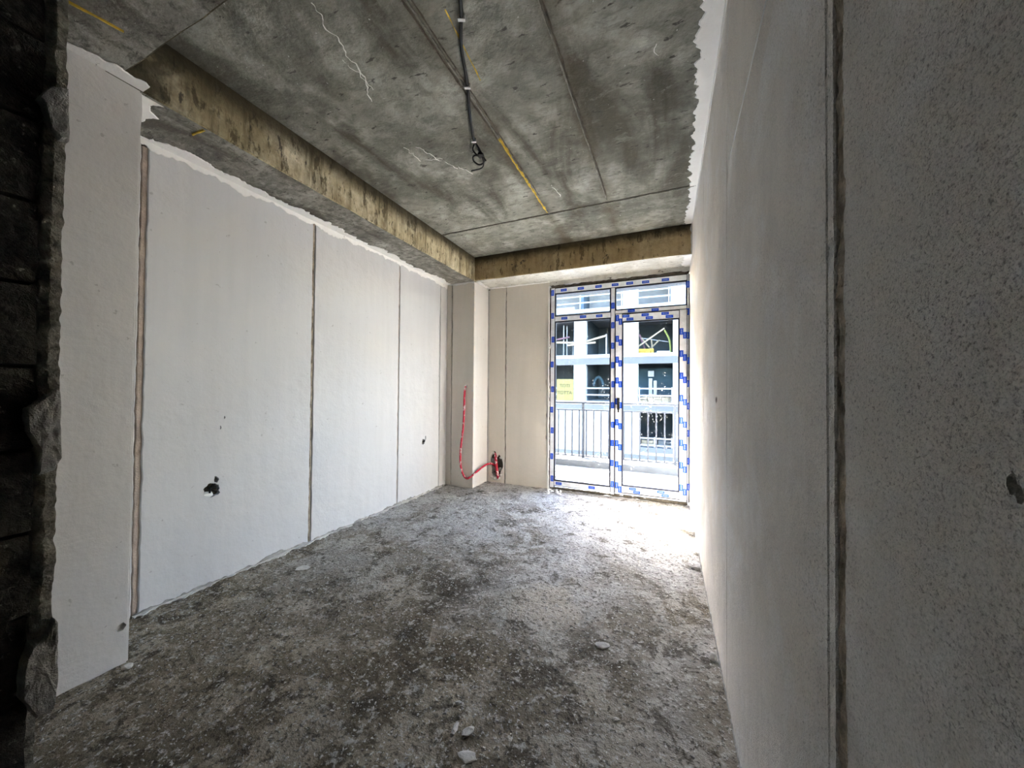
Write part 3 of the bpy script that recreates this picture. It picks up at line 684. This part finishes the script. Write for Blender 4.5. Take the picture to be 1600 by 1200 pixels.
# mounting foam and grime around the frame
def foam(name, mat, pts, r, seed):
    mb = MB(); P = spline(pts, 40); mb.tube([p + Vector((0.004*N3(seed, i, 0, .7), 0.006*N3(seed, i, 3, .7), 0.004*N3(seed, i, 6, .7))) for i, p in enumerate(P)], [r*(1+0.6*N3(seed, i, 9, .45)) for i in range(len(P))], 8)
    o = mb.build(name, mat, smooth=True); o.parent = win; o.matrix_parent_inverse = Matrix.Translation(-Vector(win.location)); return o
foam('mounting_foam', M_MDARK, [(-1.36, YW+0.03, 2.553), (-0.6, YW+0.03, 2.553), (0.22, YW+0.03, 2.553)], 0.020, 1)
foam('mounting_foam', M_MDARK, [(-1.366, YW+0.035, 0.03), (-1.366, YW+0.035, 1.2), (-1.366, YW+0.035, 2.54)], 0.012, 2)
foam('mounting_foam', M_MDARK, [(-1.36, YW+0.02, 0.012), (-0.6, YW+0.02, 0.012), (0.21, YW+0.02, 0.012)], 0.014, 3)
foam('mounting_foam', M_CHIP, [(0.224, YW+0.02, 0.03), (0.226, YW+0.02, 1.2), (0.226, YW+0.02, 2.53)], 0.008, 4)

# ------------------------------------------------------------------ pipes and cables
def pipe_mesh(pts, r, n=8, ring=0.004):
    P = spline(pts, 16); out = []; rs = []
    for i, p in enumerate(P): out.append(p); rs.append(r*(1.0 if i % 2 else 0.93))
    return MB().tube(out, rs, 12)
pipe = pipe_mesh([(-2.357, YC+0.02, 1.275), (-2.357, YC-0.018, 1.262), (-2.360, YC-0.030, 1.15), (-2.362, YC-0.032, 0.95), (-2.372, YC-0.034, 0.75), (-2.400, YC-0.036, 0.52), (-2.405, YC-0.038, 0.33), (-2.372, YC-0.042, 0.19), (-2.315, YC-0.040, 0.125),
                  (-2.26, YC-0.03, 0.145), (-2.215, 4.02, 0.20), (-2.19, 4.17, 0.245), (-2.165, 4.29, 0.255), (-2.13, 4.36, 0.22)], 0.0135).build('red_pipe', M_RED, smooth=True)
tag(pipe, 'long red plastic pipe looping down in front of the corner column', 'pipe')
p2 = pipe_mesh([(-2.125, YW+0.018, 0.385), (-2.115, YW+0.002, 0.33), (-2.10, YW-0.004, 0.22), (-2.085, YW-0.004, 0.12), (-2.075, YW+0.01, 0.04)], 0.0195).build('red_pipe', M_RED, smooth=True)
tag(p2, 'short upright red pipe inside the broken hole in the beige wall', 'pipe')
lump('pipe_collar', M_SM, pipe, (-2.357, YC-0.003, 1.282), (0.022, 0.010, 0.022), 4.4, 2)['label'] = 'plaster daub round the pipe end'
for k, (x, z, s) in enumerate([(-2.13, 0.055, 0.035), (-2.07, 0.05, 0.03), (-2.17, 0.06, 0.026), (-2.03, 0.10, 0.022), (-2.155, 0.385, 0.022), (-2.04, 0.33, 0.018), (-2.165, 0.28, 0.045), (-2.165, 0.17, 0.04), (-2.15, 0.10, 0.035), (-2.05, 0.17, 0.03)]):
    lump('plaster_lump', M_CHIPD if k > 5 else M_CHIP, wall_b, (x, YW+(0.004 if k < 6 else 0.018), z), (s, 0.014, s*0.9), 7.7*k+2, 2)

cz = ZC - 0.010
cable = empty('ceiling_cable', (-1.198, 2.08, ZC))
tag(cable, 'black cable clipped along the ceiling ending in a loose knot', 'cable')
def child(o, par): o.parent = par; o.matrix_parent_inverse = Matrix.Translation(-Vector(par.location)); return o
run = [(-0.66, 0.76, cz), (-0.745, 1.10, cz), (-0.82, 1.30, cz-0.003), (-0.915, 1.46, cz-0.001), (-1.00, 1.66, cz), (-1.10, 1.86, cz-0.002), (-1.185, 2.06, cz-0.001)]
child(MB().tube(spline(run, 14), 0.0085, 10).build('cord', M_BLACK, smooth=True), cable)
for (x, y) in ((-0.847, 1.352), (-1.008, 1.678), (-1.188, 2.066)):
    mb = MB(); mb.box(-0.016, 0.016, -0.007, 0.007, -0.022, 0.0); o = mb.build('clip', M_WCLIP, cable); o.location = (x+1.198, y-2.08, 0.0); o.rotation_euler = (0, 0, 0.44)
E1 = Vector((-1.190, 2.075, cz))
child(MB().tube(spline([E1, E1+Vector((0.005,0.04,-0.012)), E1+Vector((0.012,0.09,-0.035)), E1+Vector((0.010,0.13,-0.05)), E1+Vector((-0.02,0.155,-0.055)), E1+Vector((-0.055,0.16,-0.05)), E1+Vector((-0.075,0.13,-0.04)), E1+Vector((-0.065,0.10,-0.03)), E1+Vector((-0.03,0.085,-0.035)), E1+Vector((0.005,0.10,-0.05))], 8), 0.0062, 8).build('loop', M_BLACK, smooth=True), cable)
child(MB().tube(spline([E1+Vector((0.0,0.05,-0.02)), E1+Vector((0.012,0.10,-0.06)), E1+Vector((-0.01,0.15,-0.075)), E1+Vector((-0.05,0.18,-0.07)), E1+Vector((-0.10,0.20,-0.055)), E1+Vector((-0.145,0.215,-0.045))], 8), 0.0048, 8).build('loose_end', M_BLACK, smooth=True), cable)
child(MB().tube(spline([E1+Vector((-0.012,0.02,-0.005)), E1+Vector((-0.035,0.045,-0.02)), E1+Vector((-0.025,0.08,-0.035)), E1+Vector((0.008,0.10,-0.045)), E1+Vector((0.022,0.13,-0.06))], 8), 0.0055, 8).build('loop', M_BLACK, smooth=True), cable)
child(lump('knot', M_BLACK, None, E1+Vector((0.0, 0.092, -0.04)), (0.024, 0.032, 0.018), 2.2, 2), cable)

def stub(loc, label, s=1.0, n=3):
    e = empty('cable_stub', loc); tag(e, label, 'cable')
    for k in range(n):
        a = 2.1*k+0.5
        o = MB().tube(spline([(-0.026, 0.004*math.cos(a), 0.004*math.sin(a)), (0.0, 0.012*s*math.cos(a), 0.012*s*math.sin(a)), (0.018*s, 0.022*s*math.cos(a+0.6), 0.022*s*math.sin(a+0.6)), (0.010*s, 0.030*s*math.cos(a+1.4), 0.030*s*math.sin(a+1.4))], 6), 0.0055*s, 8).build('wire', M_BLACK, e, smooth=True)
    lump('tape_wrap', M_BLACK, e, (0.004*s, 0.004, 0.012*s), (0.010*s, 0.018*s, 0.016*s), 5.5, 2)
    return e
stub((XL, 1.345, 0.602), 'black cable ends poking from the larger wall hole near the pilaster', 1.0)
stub((XL, 3.502, 0.612), 'black cable ends in the small wall hole near the corner column', 0.75, 2)
lump('plaster_lump', M_SM, wall_l, (XL-0.012, 1.325, 0.568), (0.012, 0.028, 0.020), 8.8, 2)
th = MB().tube(spline([(XR-0.002, 0.55, 2.26), (XR-0.003, 1.05, 2.222), (XR-0.002, 1.35, 2.198), (XR-0.001, 1.642, 2.176)], 10), 0.0014, 6).build('thread', M_WCLIP)
tag(th, 'thin white thread stretched slanting down the right wall', 'thread')

# ------------------------------------------------------------------ crumbs on the floor
def crumb(loc, size, seed, label, mat=M_CHIP, group=None, flat=0.4, rot=0.0):
    o = lump('plaster_crumb', mat, None, (loc[0], loc[1], floor_z(loc[0], loc[1]) + size[2]*0.45), size, seed, 2, 0.45, rot=rot)
    return tag(o, label, 'rubble', group)
big = [((-0.712, 1.144), (0.009, 0.024, 0.004), 'narrow pale plaster flake on the near floor, left of a rounder flake', 0.2),
       ((-0.662, 1.155), (0.016, 0.026, 0.005), 'rounded pale plaster flake on the near floor beside a narrow one', -0.5),
       ((-0.622, 1.078), (0.030, 0.020, 0.005), 'crumbly white plaster patch at the bottom edge below two flakes', 0.3),
       ((-0.76, 1.243), (0.013, 0.009, 0.005), 'small cream plaster bit just beyond the two near flakes', 0.4),
       ((-0.917, 1.45), (0.011, 0.014, 0.006), 'lone white plaster bit in the dark middle of the floor', 0.1),
       ((-0.176, 1.426), (0.014, 0.007, 0.006), 'small oblong pale bit on the floor near the right wall', 0.5),
       ((-0.288, 1.805), (0.036, 0.022, 0.008), 'flat dusty lump on the floor right of the centre', 0.2),
       ((-2.323, 1.726), (0.045, 0.040, 0.004), 'pale flattened plaster blob on the floor near the left wall', 0.4),
       ((0.195, 2.85), (0.030, 0.020, 0.014), 'dark rubble lump against the foot of the right wall', 0.0),
       ((0.198, 1.93), (0.016, 0.022, 0.018), 'pale plaster lump at the foot of the right wall', 0.0),
       ((-2.20, 0.80), (0.018, 0.018, 0.012), 'pale crumb at the foot of the white pilaster', 0.0)]
for k, (p, s, lab, r) in enumerate(big):
    crumb(p, s, 3.7*k, lab, M_CHIPD if 'dark' in lab else M_CHIP, rot=r)
for k in range(16):
    crumb((-1.33+random.uniform(-0.04, 0.17), 4.27+random.uniform(-0.12, 0.05)), (random.uniform(0.010, 0.026), random.uniform(0.010, 0.024), random.uniform(0.008, 0.018)), 5.1*k+1, 'white crumb in the little heap at the left foot of the balcony door', M_SM, 'white crumbs heaped by the balcony door', rot=random.uniform(0, 3))
def scatter(name, mat, n, smin, smax, seed, label, dens):
    rnd = random.Random(seed); mb = MB(); c = 0
    while c < n:
        x = rnd.uniform(-2.62, 0.20); y = rnd.uniform(0.45, 4.30)
        if y < 0.85 and x < -2.2: continue
        if y > 3.93 and x < -2.2: continue
        if rnd.random() > dens(x, y): continue
        s = smin + (smax-smin)*rnd.random()**3.0; z = floor_z(x, y)
        a = rnd.uniform(0, 6.28); l = s*rnd.uniform(0.9, 1.5); w = s*rnd.uniform(0.6, 1.0); h = s*rnd.uniform(0.3, 0.8)
        ca, sa = math.cos(a), math.sin(a); vs_ = []
        for (u, v, q) in ((-1,-.6,0), (.8,-1,0), (1,.7,0), (-.7,1,0), (-.5,-.3,1), (.6,-.2,.8), (.2,.5,1)):
            u *= l*rnd.uniform(.7,1.2); v *= w*rnd.uniform(.7,1.2); vs_.append((x+u*ca-v*sa, y+u*sa+v*ca, z+q*h-0.001))
        mb.add(vs_, [(0,1,5,4), (1,2,5), (2,6,5), (2,3,6), (3,4,6), (3,0,4), (4,5,6)]); c += 1
    return tag(mb.build(name, mat), label, 'rubble', kind='stuff')
def dens_edge(x, y): return 0.35 + 0.65*max(0, N3(x, y, 2, 1.5)+0.3) + (0.9 if x < -2.5 or x > 0.12 else 0)
scatter('pale_grit', m_plain('pale_grit_crumbs', (0.43, 0.41, 0.37), 0.95, 0.3, 9, 0.004), 6000, 0.0012, 0.0075, 5, 'pale plaster grit strewn over the whole floor', dens_edge)
scatter('dark_grit', M_CHIPD, 3500, 0.0015, 0.009, 6, 'dark concrete grit strewn over the whole floor', dens_edge)

# ------------------------------------------------------------------ balcony
balc = struct(MB().box(-2.6, 3.6, 4.46, 6.42, -0.24, -0.02).build('balcony_floor', M_BALC), 'sunlit pale balcony floor outside the glass', 'balcony')
MB().box(-2.6, 3.6, 5.88, 6.42, -0.02, 0.085).build('kerb', M_KERB, balc)
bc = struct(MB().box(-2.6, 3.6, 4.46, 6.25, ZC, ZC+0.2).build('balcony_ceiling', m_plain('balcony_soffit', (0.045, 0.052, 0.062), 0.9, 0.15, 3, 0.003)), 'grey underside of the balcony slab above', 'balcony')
bp = struct(MB().box(-2.45, -2.30, 4.56, 6.02, -0.02, ZC).build('balcony_partition', M_WALLW), 'white partition wall closing the balcony side', 'wall')
rail = empty('balcony_railing', (-0.6, 6.15, 0.085)); tag(rail, 'thin grey metal balcony railing with upright bars', 'railing')
def rb(name, *a): return child(MB().box(*a).build(name, M_RAIL), rail)
rb('top_rail', -2.29, 3.5, 6.13, 6.17, 1.010, 1.042); rb('middle_rail', -2.29, 3.5, 6.14, 6.16, 0.888, 0.912); rb('bottom_rail', -2.29, 3.5, 6.14, 6.16, 0.10, 0.118)
for x in (-2.25, -1.32, 0.118, 1.55, 2.95): rb('post', x-0.02, x+0.02, 6.13, 6.17, 0.085, 1.012)
bx = -2.13
bar0 = MB().box(-0.011, 0.011, -0.011, 0.011, 0.118, 0.89).build('baluster', M_RAIL); BAR = bar0.data; bpy.data.objects.remove(bar0)
while bx < 2.9:
    if min(abs(bx-x) for x in (-1.32, 0.118, 1.55)) > 0.05:
        o = bpy.data.objects.new('baluster', BAR); COL.objects.link(o); o.parent = rail; o.location = (bx+0.6, 0.0, -0.085)
    bx += 0.1235

# ------------------------------------------------------------------ building under construction opposite
YB = 24.0
M_OW = m_plain('opposite_white_concrete', (0.22, 0.22, 0.224), 0.9, 0.06, 0.8, 0.004)
M_OG = m_plain('opposite_grey_beam', (0.062, 0.062, 0.063), 0.9, 0.08, 0.8, 0.004)
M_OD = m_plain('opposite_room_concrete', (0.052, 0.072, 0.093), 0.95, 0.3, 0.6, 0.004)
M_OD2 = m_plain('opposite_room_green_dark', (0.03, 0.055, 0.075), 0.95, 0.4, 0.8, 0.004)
M_OTOP = m_plain('opposite_top_room_lit', (0.14, 0.14, 0.145), 0.95, 0.25, 1.2, 0.004)  # paler copy of the room grey, daylight in the top rooms painted in
M_WOOD = m_plain('raw_timber', (0.15, 0.12, 0.085), 0.85, 0.2, 3, 0.003)
M_PUR = m_plain('rusty_scaffold', (0.085, 0.045, 0.06), 0.7, 0.2, 3, 0)
M_STEEL = m_plain('galvanised_steel', (0.16, 0.165, 0.18), 0.5, 0.1, 4, 0)
M_YSTACK = m_plain('yellow_insulation', (0.20, 0.125, 0.02), 0.85, 0.25, 3, 0.004)
M_GREEN = m_plain('lime_hose', (0.17, 0.19, 0.05), 0.6, 0.1, 3, 0)
bld = empty('unfinished_building', (0, YB, -9.0)); struct(bld, 'white unfinished concrete building across the courtyard', 'building')
bld['kind'] = 'structure'
def bb(name, m, *a): return child(MB().box(*a).build(name, m), bld)
for k, zt in enumerate((-5.70, -2.60, 0.50, 3.60, 6.70, 9.80)):
    s = bb('floor_slab', M_OW, -17, 12, YB, YB+7, zt-0.22, zt)
    bb('edge_beam', M_OG, -17, 12, YB+0.04, YB+0.40, zt-0.66, zt-0.22)
cols = [(-14.9, -14.1), (-11.9, -11.1), (-8.85, -8.1), (-5.82, -5.03), (-2.62, -1.69), (0.34, 1.1), (3.3, 4.1), (6.4, 7.2), (9.4, 10.2)]
for k, zt in enumerate((-5.70, -2.60, 0.50, 3.60, 6.70)):
    for (a, b) in cols:
        if k == 4 and a == -5.82: continue
        bb('column', M_OW, a, b, YB+0.02, YB+0.60, zt, zt+2.44)
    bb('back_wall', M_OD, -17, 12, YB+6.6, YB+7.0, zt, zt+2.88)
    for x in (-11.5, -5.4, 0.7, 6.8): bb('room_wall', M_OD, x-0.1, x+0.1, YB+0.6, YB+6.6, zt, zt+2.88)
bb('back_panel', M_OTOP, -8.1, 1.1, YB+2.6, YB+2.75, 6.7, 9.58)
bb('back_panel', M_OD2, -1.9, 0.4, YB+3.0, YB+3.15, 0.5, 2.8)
bb('infill_wall', M_OW, -2.62, -1.99, YB+0.01, YB+0.3, 6.70, 9.14)
bb('infill_wall', M_OW, 0.2, 1.1, YB+0.01, YB+0.3, 6.70, 9.14)
bb('infill_wall', M_OW, -5.03, -1.55, YB+0.03, YB+0.3, -2.6, -0.16)
bb('infill_wall', M_OW, -8.1, -5.82, YB+0.03, YB+0.3, -2.6, -0.16)
bb('infill_wall', M_OW, -8.1, -1.69, YB+0.03, YB+0.3, -5.7, -3.3)
bb('lower_terrace', M_OG, -1.55, 0.34, YB-0.25, YB+0.3, -2.6, -2.3)
bb('panel_upstand', M_OW, -8.1, -5.82, YB+0.05, YB+0.25, 6.7, 6.9)
# railings on the far floors: separate things per bay
def far_rail(x0, x1, z, label, posts=()):
    r = empty('site_railing', ((x0+x1)/2, YB-0.03, z)); tag(r, label, 'railing')
    for dz in (0.42, 0.86): child(MB().box(x0, x1, YB-0.05, YB-0.02, z+dz-0.045, z+dz+0.045).build('rail', M_STEEL), r)
    for p in posts: child(MB().box(p-0.03, p+0.03, YB-0.06, YB-0.01, z, z+0.95).build('post', M_STEEL), r)
far_rail(-8.1, -1.69, 0.5, 'pale site guard rail on the middle floor of the opposite building, behind the yellow sign', (-8.0, -5.3, -1.75))
far_rail(-1.66, 0.33, 0.5, 'pale site guard rail before the two white posts', (-1.6, 0.28))
far_rail(-8.1, -2.64, 6.7, 'white guard rail on the top floor seen through the left transom', (-8.0, -5.4, -2.7))
far_rail(-1.95, 0.18, 6.7, 'white guard rail on the top floor seen through the right transom', (-1.9, 0.1))
far_rail(-1.66, 0.33, -2.6, 'white guard rail on the lower floor behind the balcony bars', (-1.6, -0.7, 0.28))
# yellow sign
sign = empty('yellow_sign', (-6.4, YB-0.1, 0.55)); tag(sign, 'yellow sign board with two lines of lettering on the opposite building', 'sign')
M_SIGN = m_plain('sign_yellow', (0.092, 0.076, 0.024), 0.7, 0.06, 2, 0); M_INK = m_plain('sign_ink', (0.02, 0.018, 0.008), 0.8, 0.1, 2, 0)
child(MB().box(-6.98, -5.80, YB-0.12, YB-0.09, 0.52, 1.97).build('board', M_SIGN), sign)
def letters(txt, x, z, size):
    cu = bpy.data.curves.new('lettering', 'FONT'); cu.body = txt; cu.size = size; cu.align_x = 'CENTER'; cu.extrude = 0.004
    t = bpy.data.objects.new('lettering', cu); COL.objects.link(t)
    dg = bpy.context.evaluated_depsgraph_get(); me = bpy.data.meshes.new_from_object(t.evaluated_get(dg)); bpy.data.objects.remove(t)
    me.materials.append(M_INK); o = bpy.data.objects.new('lettering', me); COL.objects.link(o); o.parent = sign
    o.location = (x+6.4, -0.026, z-0.55); o.rotation_euler = (math.radians(90), 0, 0); o['label'] = 'dark lettering'
letters('TOTI', -6.42, 1.42, 0.31); letters('TOTTA', -6.42, 0.94, 0.31)
# site clutter, each piece a thing
def pole(name, a, b, w, mat, label, cat, group=None): return tag(MB().bar(a, b, w).build(name, mat), label, cat, group)
y = YB+1.2
pole('scaffold_pole', (-6.86, y, 3.6), (-6.86, y, 5.9), 0.07, M_STEEL, 'tall steel pole at the left of the upper floor', 'pole')
pole('scaffold_pole', (-6.62, y, 3.6), (-6.62, y, 5.85), 0.06, M_STEEL, 'steel pole just right of the tallest pole on the upper floor', 'pole')
pole('scaffold_pole', (-6.20, y, 3.6), (-6.20, y, 4.75), 0.04, M_STEEL, 'short thin steel post on the upper floor, left of the white column', 'pole')
pole('scaffold_pole', (-7.5, y-0.1, 4.85), (-6.4, y-0.1, 5.02), 0.10, M_PUR, 'reddish crossbar on the two steel poles', 'pole')
pole('timber_plank', (-8.0, YB+0.25, 4.60), (-5.85, YB+0.25, 4.48), 0.12, M_WOOD, 'pale plank guarding the upper floor left of the column', 'plank')
pole('timber_plank', (-6.25, YB-0.05, 4.28), (-4.35, YB-0.05, 4.40), 0.11, M_WOOD, 'pale plank crossing in front of the white column', 'plank')
pole('timber_plank', (-5.2, YB+0.25, 4.50), (-3.70, YB+0.25, 4.86), 0.12, M_WOOD, 'tilted pale plank right of the white column', 'plank')
pole('scaffold_pole', (-3.72, YB+0.38, 3.6), (-3.72, YB+0.38, 4.98), 0.07, M_STEEL, 'post holding the tilted plank end', 'pole')
pole('scaffold_pole', (-4.2, YB+4, 3.6), (-4.2, YB+4, 6.0), 0.12, M_OG, 'grey prop deep in the upper room', 'pole')
y = YB+0.9
pole('timber_plank', (-1.72, y-0.3, 4.10), (-0.15, y-0.3, 5.20), 0.09, M_WOOD, 'long timber leaning across the upper right room', 'plank')
pole('scaffold_pole', (-1.62, y+0.9, 4.80), (0.2, y+0.9, 4.45), 0.06, M_STEEL, 'thin bar crossing behind the leaning timbers', 'pole')
pole('timber_plank', (-1.55, y+0.1, 4.70), (-1.05, y+0.1, 4.05), 0.08, M_WOOD, 'short timber leaning left of the crossed pair', 'plank')
pole('timber_plank', (-0.85, y+0.4, 3.60), (-0.95, y+0.4, 4.62), 0.09, M_WOOD, 'near-upright timber of the crossed pair', 'plank')
pole('timber_plank', (-1.1, y+0.6, 3.95), (-0.45, y+0.6, 4.60), 0.09, M_WOOD, 'slanting timber of the crossed pair', 'plank')
pole('scaffold_brace', (-1.70, y+0.5, 5.0), (-1.35, y+0.5, 4.0), 0.10, M_PUR, 'purple brace at the left of the upper right room', 'pole')
tag(MB().tube(spline([(-0.15, y+0.5, 5.2), (0.05, y+0.5, 4.8), (0.18, y+0.5, 4.35), (0.22, y+0.5, 3.66)], 8), 0.06, 8).build('hose', M_GREEN, smooth=True), 'lime green hose hanging in the upper right room', 'hose')
def stack(name, x0, x1, yy, z0, rows, mat, label, cat):
    e = empty(name, ((x0+x1)/2, yy, z0)); tag(e, label, cat); rnd = random.Random(int(x0*100)+7)
    zz = 0.0
    for r in range(rows):
        x = x0
        while x < x1-0.05:
            w = min(rnd.uniform(0.28, 0.5), x1-x); hh = rnd.uniform(0.13, 0.17)
            o = MB().box(x, x+w-0.02, yy, yy+0.6, z0+zz, z0+zz+hh).build('bundle', mat); child(o, e); x += w
        zz += 0.165
    return e
stack('insulation_stack', -1.68, -0.75, YB+0.45, 3.6, 2, M_YSTACK, 'bright yellow stack on the upper right floor', 'stack')
stack('sheet_stack', -0.6, 0.2, YB+0.5, 3.6, 1, M_STEEL, 'grey sheet stack beside the yellow stack', 'stack')
stack('timber_stack', -1.6, 0.25, YB+0.35, 0.5, 2, M_WOOD, 'pale timber stack behind the middle guard rail', 'stack')
stack('timber_stack', -1.5, -0.6, YB+0.5, -2.6, 4, M_WOOD, 'timber stack on the lower floor behind the balcony bars', 'stack')
stack('block_stack', -0.5, 0.3, YB+0.5, -2.6, 4, M_OG, 'grey block stack on the lower floor', 'stack')
def post(x0, x1, yy, z0, z1, capz, label):
    e = empty('white_post', ((x0+x1)/2, yy, z0)); tag(e, label, 'post')
    child(MB().box(x0, x1, yy, yy+0.25, z0, z1).build('shaft', M_OW), e)
    if capz: child(MB().box(x0-0.04, x1+0.10, yy-0.03, yy+0.28, capz, capz+0.38).build('head', M_OW), e)
post(-1.12, -0.90, YB+1.6, 0.5, 2.05, 2.17, 'taller white post with a square head in the middle right room')
post(-0.82, -0.62, YB+1.6, 0.5, 1.90, None, 'shorter plain white post in the middle right room')
tag(MB().tube([(-4.55 + 0.33*math.cos(a), YB+2.2, 1.55 + 0.62*math.sin(a)) for a in [math.pi*i/14 for i in range(15)]], 0.10, 8).build('arch_form', M_OD2, smooth=True), 'dark arched form in the room right of the white column', 'formwork')

ground = MB().box(-60, 60, 4.6, 80, -9.3, -9.0).build('ground', m_plain('courtyard_ground', (0.42, 0.40, 0.36), 0.95, 0.2, 0.4, 0.01))
struct(ground, 'pale courtyard ground far below', 'ground')
